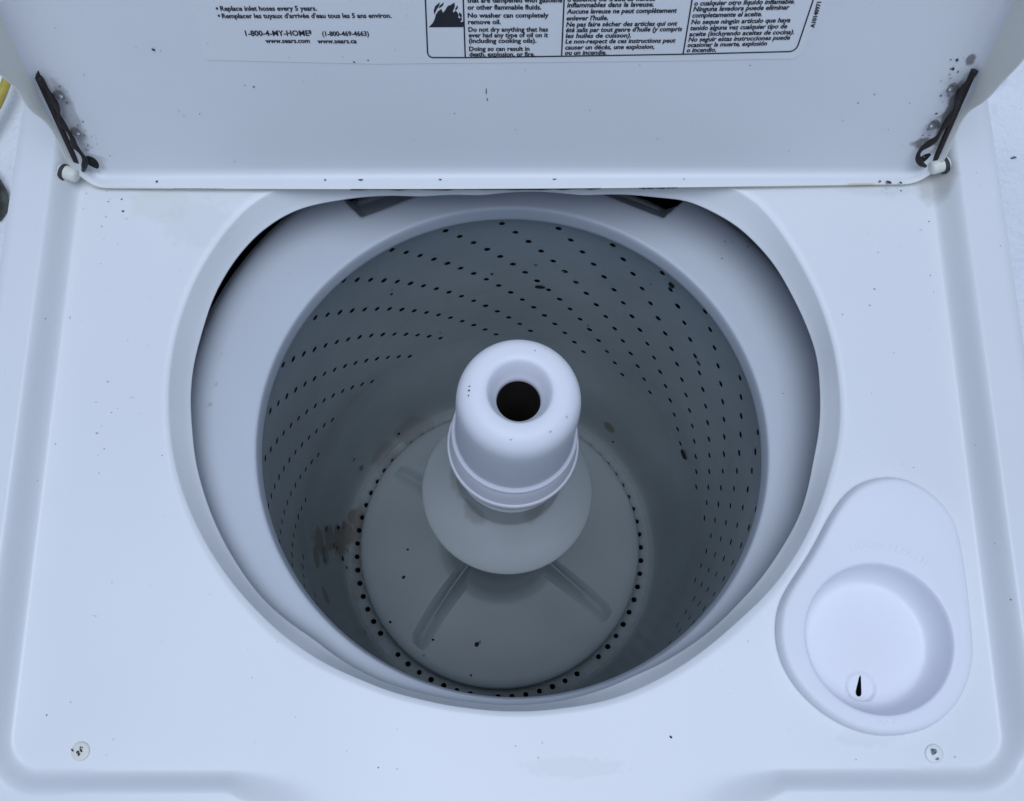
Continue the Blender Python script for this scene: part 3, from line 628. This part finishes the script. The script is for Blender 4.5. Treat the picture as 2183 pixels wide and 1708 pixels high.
# flame symbol
body = [(75, 230), (108, 198), (128, 165), (138, 130), (160, 100), (188, 82), (192, 100), (198, 112), (215, 95), (228, 75), (238, 60), (265, 50), (293, 32), (296, 55), (288, 80), (276, 100), (283, 112), (298, 95), (312, 110), (322, 130), (318, 150), (326, 160), (345, 148), (345, 172), (332, 184), (340, 190), (362, 182), (362, 205), (352, 229)]
tong = [[(128, 128), (125, 95), (140, 60), (178, 30), (172, 55), (150, 85)], [(165, 78), (175, 58), (208, 30), (205, 50), (190, 65)], [(295, 92), (300, 75), (318, 52), (318, 75), (306, 88)], [(325, 133), (325, 110), (345, 122), (348, 140), (336, 152)]]
def px(p): return (-.0501+(p[0]-75)/287*.0215, .1147+(230-p[1])/200*.0162, TZ)
V, F = cat(*[([px(p) for p in q], [tuple(range(len(q)))[::-1]]) for q in [body]+tong])
lpart('flame_symbol', V, F, M_ink, smooth=False)

# hinge straps and screws inside the side flanges
def strap(path, heights, side):
    P = [(u, v, h) for (u, v), h in zip(path, heights)]
    P = [tuple(p) for p in smooth_prof(P, 4)]
    V, F = tube(P, [.0017+.0005*math.sin(i*.55+1) for i in range(len(P))], 10)
    return V, F
SL = [(-.2975, .0830), (-.2960, .0772), (-.2945, .0731), (-.2935, .0668), (-.2940, .0596), (-.2958, .0538), (-.2959, .0487), (-.2938, .0450), (-.2925, .0382), (-.2938, .0313), (-.2918, .0266), (-.2903, .0203), (-.2925, .0147), (-.2960, .0090)]
SRr = [(.2905, .0865), (.2895, .0814), (.2870, .0760), (.2858, .0690), (.2875, .0619), (.2884, .0540), (.2870, .0481), (.2848, .0429), (.2835, .0361), (.2806, .0307), (.2765, .0261), (.2762, .0206), (.2800, .0150), (.2850, .011)]
hs = [.004, .0045, .0055, .006, .005, .004, .004, .0055, .006, .005, .0055, .006, .006, .004]
for path, sg, scr, hol in ((SL, -1, [(-.2893, .0689), (-.2888, .0401)], (-.2905, .0120)), (SRr, 1, [(.2805, .0726), (.2785, .0445)], (.2860, .0125))):
    V, F = strap(path, hs, sg); st = lpart('hinge_strap', V, F, M_rust)
    # flat back plate hugging the flange
    pl = [(path[0][0]+sg*.0018, path[0][1]), (path[-1][0]+sg*.0010, path[-1][1]), (path[-1][0]+sg*.003, path[-1][1]-.002), (path[0][0]+sg*.0035, path[0][1]+.001)]
    x = UL+.0016 if sg < 0 else UR-.0016
    vv = [(x, .010, .0008), (x, .016, .0034), (x, .082, .0036), (x, .086, .0008), (x-sg*.0026, .010, .0008), (x-sg*.0024, .016, .0034), (x-sg*.0028, .082, .0036), (x-sg*.003, .086, .0008)]
    lpart('hinge_plate', vv, [(0, 1, 2, 3), (7, 6, 5, 4), (0, 4, 5, 1), (1, 5, 6, 2), (2, 6, 7, 3), (3, 7, 4, 0)], M_rust, smooth=False)
    for u, v in scr:
        V, F = lathe([(.0001, .0072), (.0012, .0071), (.0019, .0062), (.0021, .0045), (.0021, .0030), (.0030, .0029), (.0031, .0002)], 12)
        ang = -sg*R(52); Mx = Matrix.Translation((u+sg*.003, v, .002)) @ Matrix.Rotation(-sg*R(55), 4, 'Y')
        lpart('screw', [tuple(Mx @ Vector(p)) for p in V], F, M_bolt, sharp=40)
    V, F = lathe([(.0001, .0004), (.0048, .0004), (.0052, .0001)], 20)
    lpart('hinge_hole', [(p[0]+hol[0], p[1]*1.2+hol[1], p[2]) for p in V], F, M_dark)
# hinge bushings in the panel corners
for x, y, z, sg in ((-.3012, .1665, .0115, -1), (.2985, .1700, .0130, 1)):
    V, F = lathe(smooth_prof([(.0001, .0050), (.0026, .0048), (.0040, .0040), (.0048, .0022), (.0050, -.002), (.0051, -.008)], 3), 24)
    Mx = Matrix.Translation((x, y, z)) @ Matrix.Rotation(R(90)*sg*-1, 4, 'Y') @ Matrix.Rotation(R(20), 4, 'X')
    b_ = part('hinge_bushing', [tuple(Mx @ Vector(p)) for p in V], F, M_cream)
    V, F = lathe([(.0045, -.0040), (.0058, -.0042), (.0062, -.0054), (.0060, -.0070), (.0045, -.0071)], 24)
    Mx = Matrix.Translation((x, y-.0004, z-.0006)) @ Matrix.Rotation(R(90)*sg*-1, 4, 'Y') @ Matrix.Rotation(R(20), 4, 'X')
    link('rust_ring', [tuple(Mx @ Vector(p)) for p in V], F, M_sp, b_)

# ================================================================== dirt and chips
X3, Y3 = Vector((1, 0, 0)), Vector((0, 1, 0))
def on_panel(p):
    x, y = p; return Vector((x, y, top_z(x, y)+.0003)), X3, Y3
specks('panel_specks', PANEL_SPECKS, on_panel, [M_sp, M_sp1, M_sp2], None)
o = bpy.data.objects['panel_specks']; o.parent = top
grime = [(-.2885+random.uniform(-.004, .010)*random.random(), random.uniform(.008, .075), random.uniform(.0006, .0020), random.uniform(1, 2.5), random.uniform(0, 180), random.choice((0, 0, 1))) for _ in range(22)]
grime += [(.281-random.uniform(-.004, .012)*random.random(), random.uniform(.014, .095), random.uniform(.0006, .0024), random.uniform(1, 2.5), random.uniform(0, 180), random.choice((0, 0, 1))) for _ in range(30)]
specks('hinge_grime', grime, lambda p: (Vector((p[0], p[1], .0006)), X3, Y3), [M_sp, M_sp1, M_sp2], lid)
fine = [(random.uniform(-.29, .29), random.uniform(-.22, .15), random.uniform(.0004, .0011), random.uniform(1, 3), random.uniform(0, 180), random.choice((0, 1, 1))) for _ in range(150)]
fine += [(random.choice((-1, 1))*random.uniform(.285, .338), random.uniform(-.28, .2), random.uniform(.0004, .0012), random.uniform(1, 3), random.uniform(0, 180), random.choice((0, 1, 1))) for _ in range(40)]
tm = (th+math.pi) % (2*math.pi)
def outside(x, y):
    a = math.atan2(y-C0[1], x-C0[0]); k = int((a+math.pi)/(2*math.pi)*NA) % NA
    return math.hypot(x-C0[0], y-C0[1]) > Ro[k]+.004 and math.hypot(x-.228, y+.145) > .062 and not (x > .16 and -.21 < y < -.04 and x < .29)
specks('fine_dust', [f for f in fine if outside(f[0], f[1])], on_panel, [M_sp, M_sp1, M_sp2], top)
specks('lid_specks', LID_SPECKS, lambda p: (Vector((p[0], p[1], .0007)), X3, Y3), [M_sp, M_sp1, M_sp2], lid)
lo = [(-.247, .0065, .0022, 1, 0, 0), (-.105, .0045, .004, 1.2, 0, 0), (-.13, .0052, .0018, 1, 0, 0), (-.05, .005, .0025, 1.4, 30, 0), (.03, .0045, .0035, 1.3, 0, 0), (.12, .005, .0018, 1, 0, 1), (.2620, .009, .0042, 1.2, 30, 0), (.2700, .0098, .0028, 1.5, 70, 0), (.2560, .008, .0018, 1, 0, 0), (.268, .018, .0015, 1, 0, 0), (.258, .016, .0012, 1, 0, 1)]
specks('flange_specks', lo, lambda p: (Vector((p[0], .0012, p[1])), X3, Vector((0, 0, 1))), [M_sp, M_sp1, M_sp2], lid)
# worn streaks along the lower edge
V, F = [], []
def streak(u0, u1, w_):
    n = 26; o = len(V)
    for i in range(n+1):
        u = u0+(u1-u0)*i/n; h = hf(u, 0)+.0010; ww = w_*random.uniform(.35, 1)
        V.append((u, -.0006, h+.0006)); V.append((u, -.0006-ww, h+.0006))
    for i in range(n): F.append((o+2*i, o+2*i+1, o+2*i+3, o+2*i+2))
streak(-.112, .062, .0016); streak(.088, .115, .0014); streak(-.235, -.20, .0004)
ws = link('worn_edge', V, F, M_sp, lid, False); ws['kind'] = 'stuff'
specks('ring_specks', RING_SPECKS, lambda p: (Vector((p[0], p[1], -.0466+.0030*((math.hypot(*p[:2])-.1834)/.040)+.0004)), X3, Y3), [M_sp, M_sp1, M_sp2], ring)
def on_wall(p):
    a, z = p; c = Vector(cyl(a, z, RW-.0006)); return c, Vector((math.sin(R(a)), -math.cos(R(a)), 0)), Vector((0, 0, 1))
specks('wall_specks', WALL_SPECKS, on_wall, [M_dark, M_bs1, M_bs1], bask)
def on_floor(p):
    P = Vector(p); n_ = Vector((-P.x, -P.y, .06 if P.z < -.44 else 0)).normalized()
    if P.z < -.466: n_ = Vector((0, 0, 1))
    ex = n_.orthogonal().normalized() if abs(n_.z) < .9 else X3; ex = (X3-n_*X3.dot(n_)).normalized() if abs(n_.x) < .95 else Y3
    return P+n_*.0012, ex, n_.cross(ex)
specks('floor_specks', FLOOR_SPECKS, on_floor, [M_dark, M_bs1, M_bs1], bask)
def on_base(p):
    r = math.hypot(*p); z = -.4393+.010*(max(0, .148-r)/.10)**1.4
    return Vector((p[0], p[1], z+.0007)), X3, Y3
specks('cap_specks', [(.0316, 175, .0012, 1.5, 0, 0), (.0318, 180, .0014, 1, 0, 0), (.0322, 186, .0010, 1, 0, 0), (.029, 70, .0008, 1, 0, 0), (.034, 60, .0008, 1, 0, 1), (.0335, -30, .002, 2, 60, 1), (.0325, -55, .0022, 2, 30, 1), (.0325, -100, .002, 2, 0, 1)],
       lambda p: (Vector((p[0]*math.cos(R(p[1])), p[0]*math.sin(R(p[1])), (.0363 if p[0] < .030 else .0363-((p[0]-.030)/.006)**2*.0034)+.0003)), X3, Y3), [M_sp, M_sp1, M_sp1], capo)
specks('base_specks', BASE_SPECKS, on_base, [M_dark, M_bs1, M_bs1], agi)

# ================================================================== GROUND and things around
g = sorted(set([round(x, 3) for x in np.concatenate([np.linspace(-1.6, 1.6, 161), np.sign(np.linspace(-1, 1, 41))*1.6+np.sign(np.linspace(-1, 1, 41))*(np.abs(np.linspace(-1, 1, 41))**3)*40])]))
V, F = [], []; ng = len(g)
for y in g:
    for x in g:
        P = Vector((x, y, 0)); h = noise.noise(P*2.2)*.035+noise.noise(P*7)*.016+noise.noise(P*19)*.007
        if abs(x) < .42 and abs(y-.02) < .42: h = min(h, 0)*.5-.004
        V.append((x, y, GZ+h))
for j in range(ng-1):
    for i in range(ng-1): F.append((j*ng+i, j*ng+i+1, (j+1)*ng+i+1, (j+1)*ng+i))
sn = link('snow_ground', V, F, M_snow); sn['kind'] = 'structure'
# hose
hp = smooth_prof([(-1.30, .28, -.905), (-1.10, .52, -.895), (-.965, .660, -.885), (-.905, .760, -.880), (-.886, .830, -.880), (-.882, .880, -.882), (-.90, .98, -.888), (-.99, 1.10, -.90)], 8)
V, F = tube(hp, .0085, 12)
hs_ = link('garden_hose', V, F, M_hose)
hs_['label'] = 'yellow rubber hose curving over the snow beside the open lid'; hs_['category'] = 'hose'
# dark lump
bm = bmesh.new(); bmesh.ops.create_icosphere(bm, subdivisions=4, radius=.07)
for v in bm.verts:
    n_ = noise.noise(v.co*22+Vector((3, 1, 7)))*.014+noise.noise(v.co*55)*.005
    v.co += v.co.normalized()*n_; v.co.z *= .6; v.co.x *= 1.05
me = bpy.data.meshes.new('rock'); bm.to_mesh(me); bm.free(); me.materials.append(M_rock)
me.polygons.foreach_set('use_smooth', [True]*len(me.polygons))
rk = bpy.data.objects.new('rock', me); COL.objects.link(rk); rk.location = (-.944, .602, -.905); rk.rotation_euler = (0, 0, .5)
rk['label'] = 'dark mossy rock half buried in the snow left of the washer'; rk['category'] = 'rock'
# twigs and bits lying on the snow at the right
V, F = [], []
for x, y, s, a in ((.93, .62, .020, 10), (.955, .585, .008, 0), (.925, .56, .016, 5), (.88, .86, .006, 30), (.905, .93, .007, 0), (.97, .50, .006, 40), (.94, .45, .008, 60), (.90, .70, .005, 10)):
    h = noise.noise(Vector((x, y, 0))*2.2)*.035+noise.noise(Vector((x, y, 0))*7)*.016+noise.noise(Vector((x, y, 0))*19)*.007
    dx, dy = s*math.cos(R(a)), s*math.sin(R(a))
    v_, f_ = tube([(x-dx, y-dy, GZ+h+.002), (x, y, GZ+h+.004), (x+dx, y+dy, GZ+h+.002)], [.0012, .002, .001], 6)
    V, F = cat((V, F), (v_, f_))
tw = link('snow_debris', V, F, mat('grey_bits', (.16, .165, .18), .8, .2, 90)); tw['kind'] = 'stuff'; tw['label'] = 'small dark bits of debris scattered on the snow'; tw['category'] = 'debris'
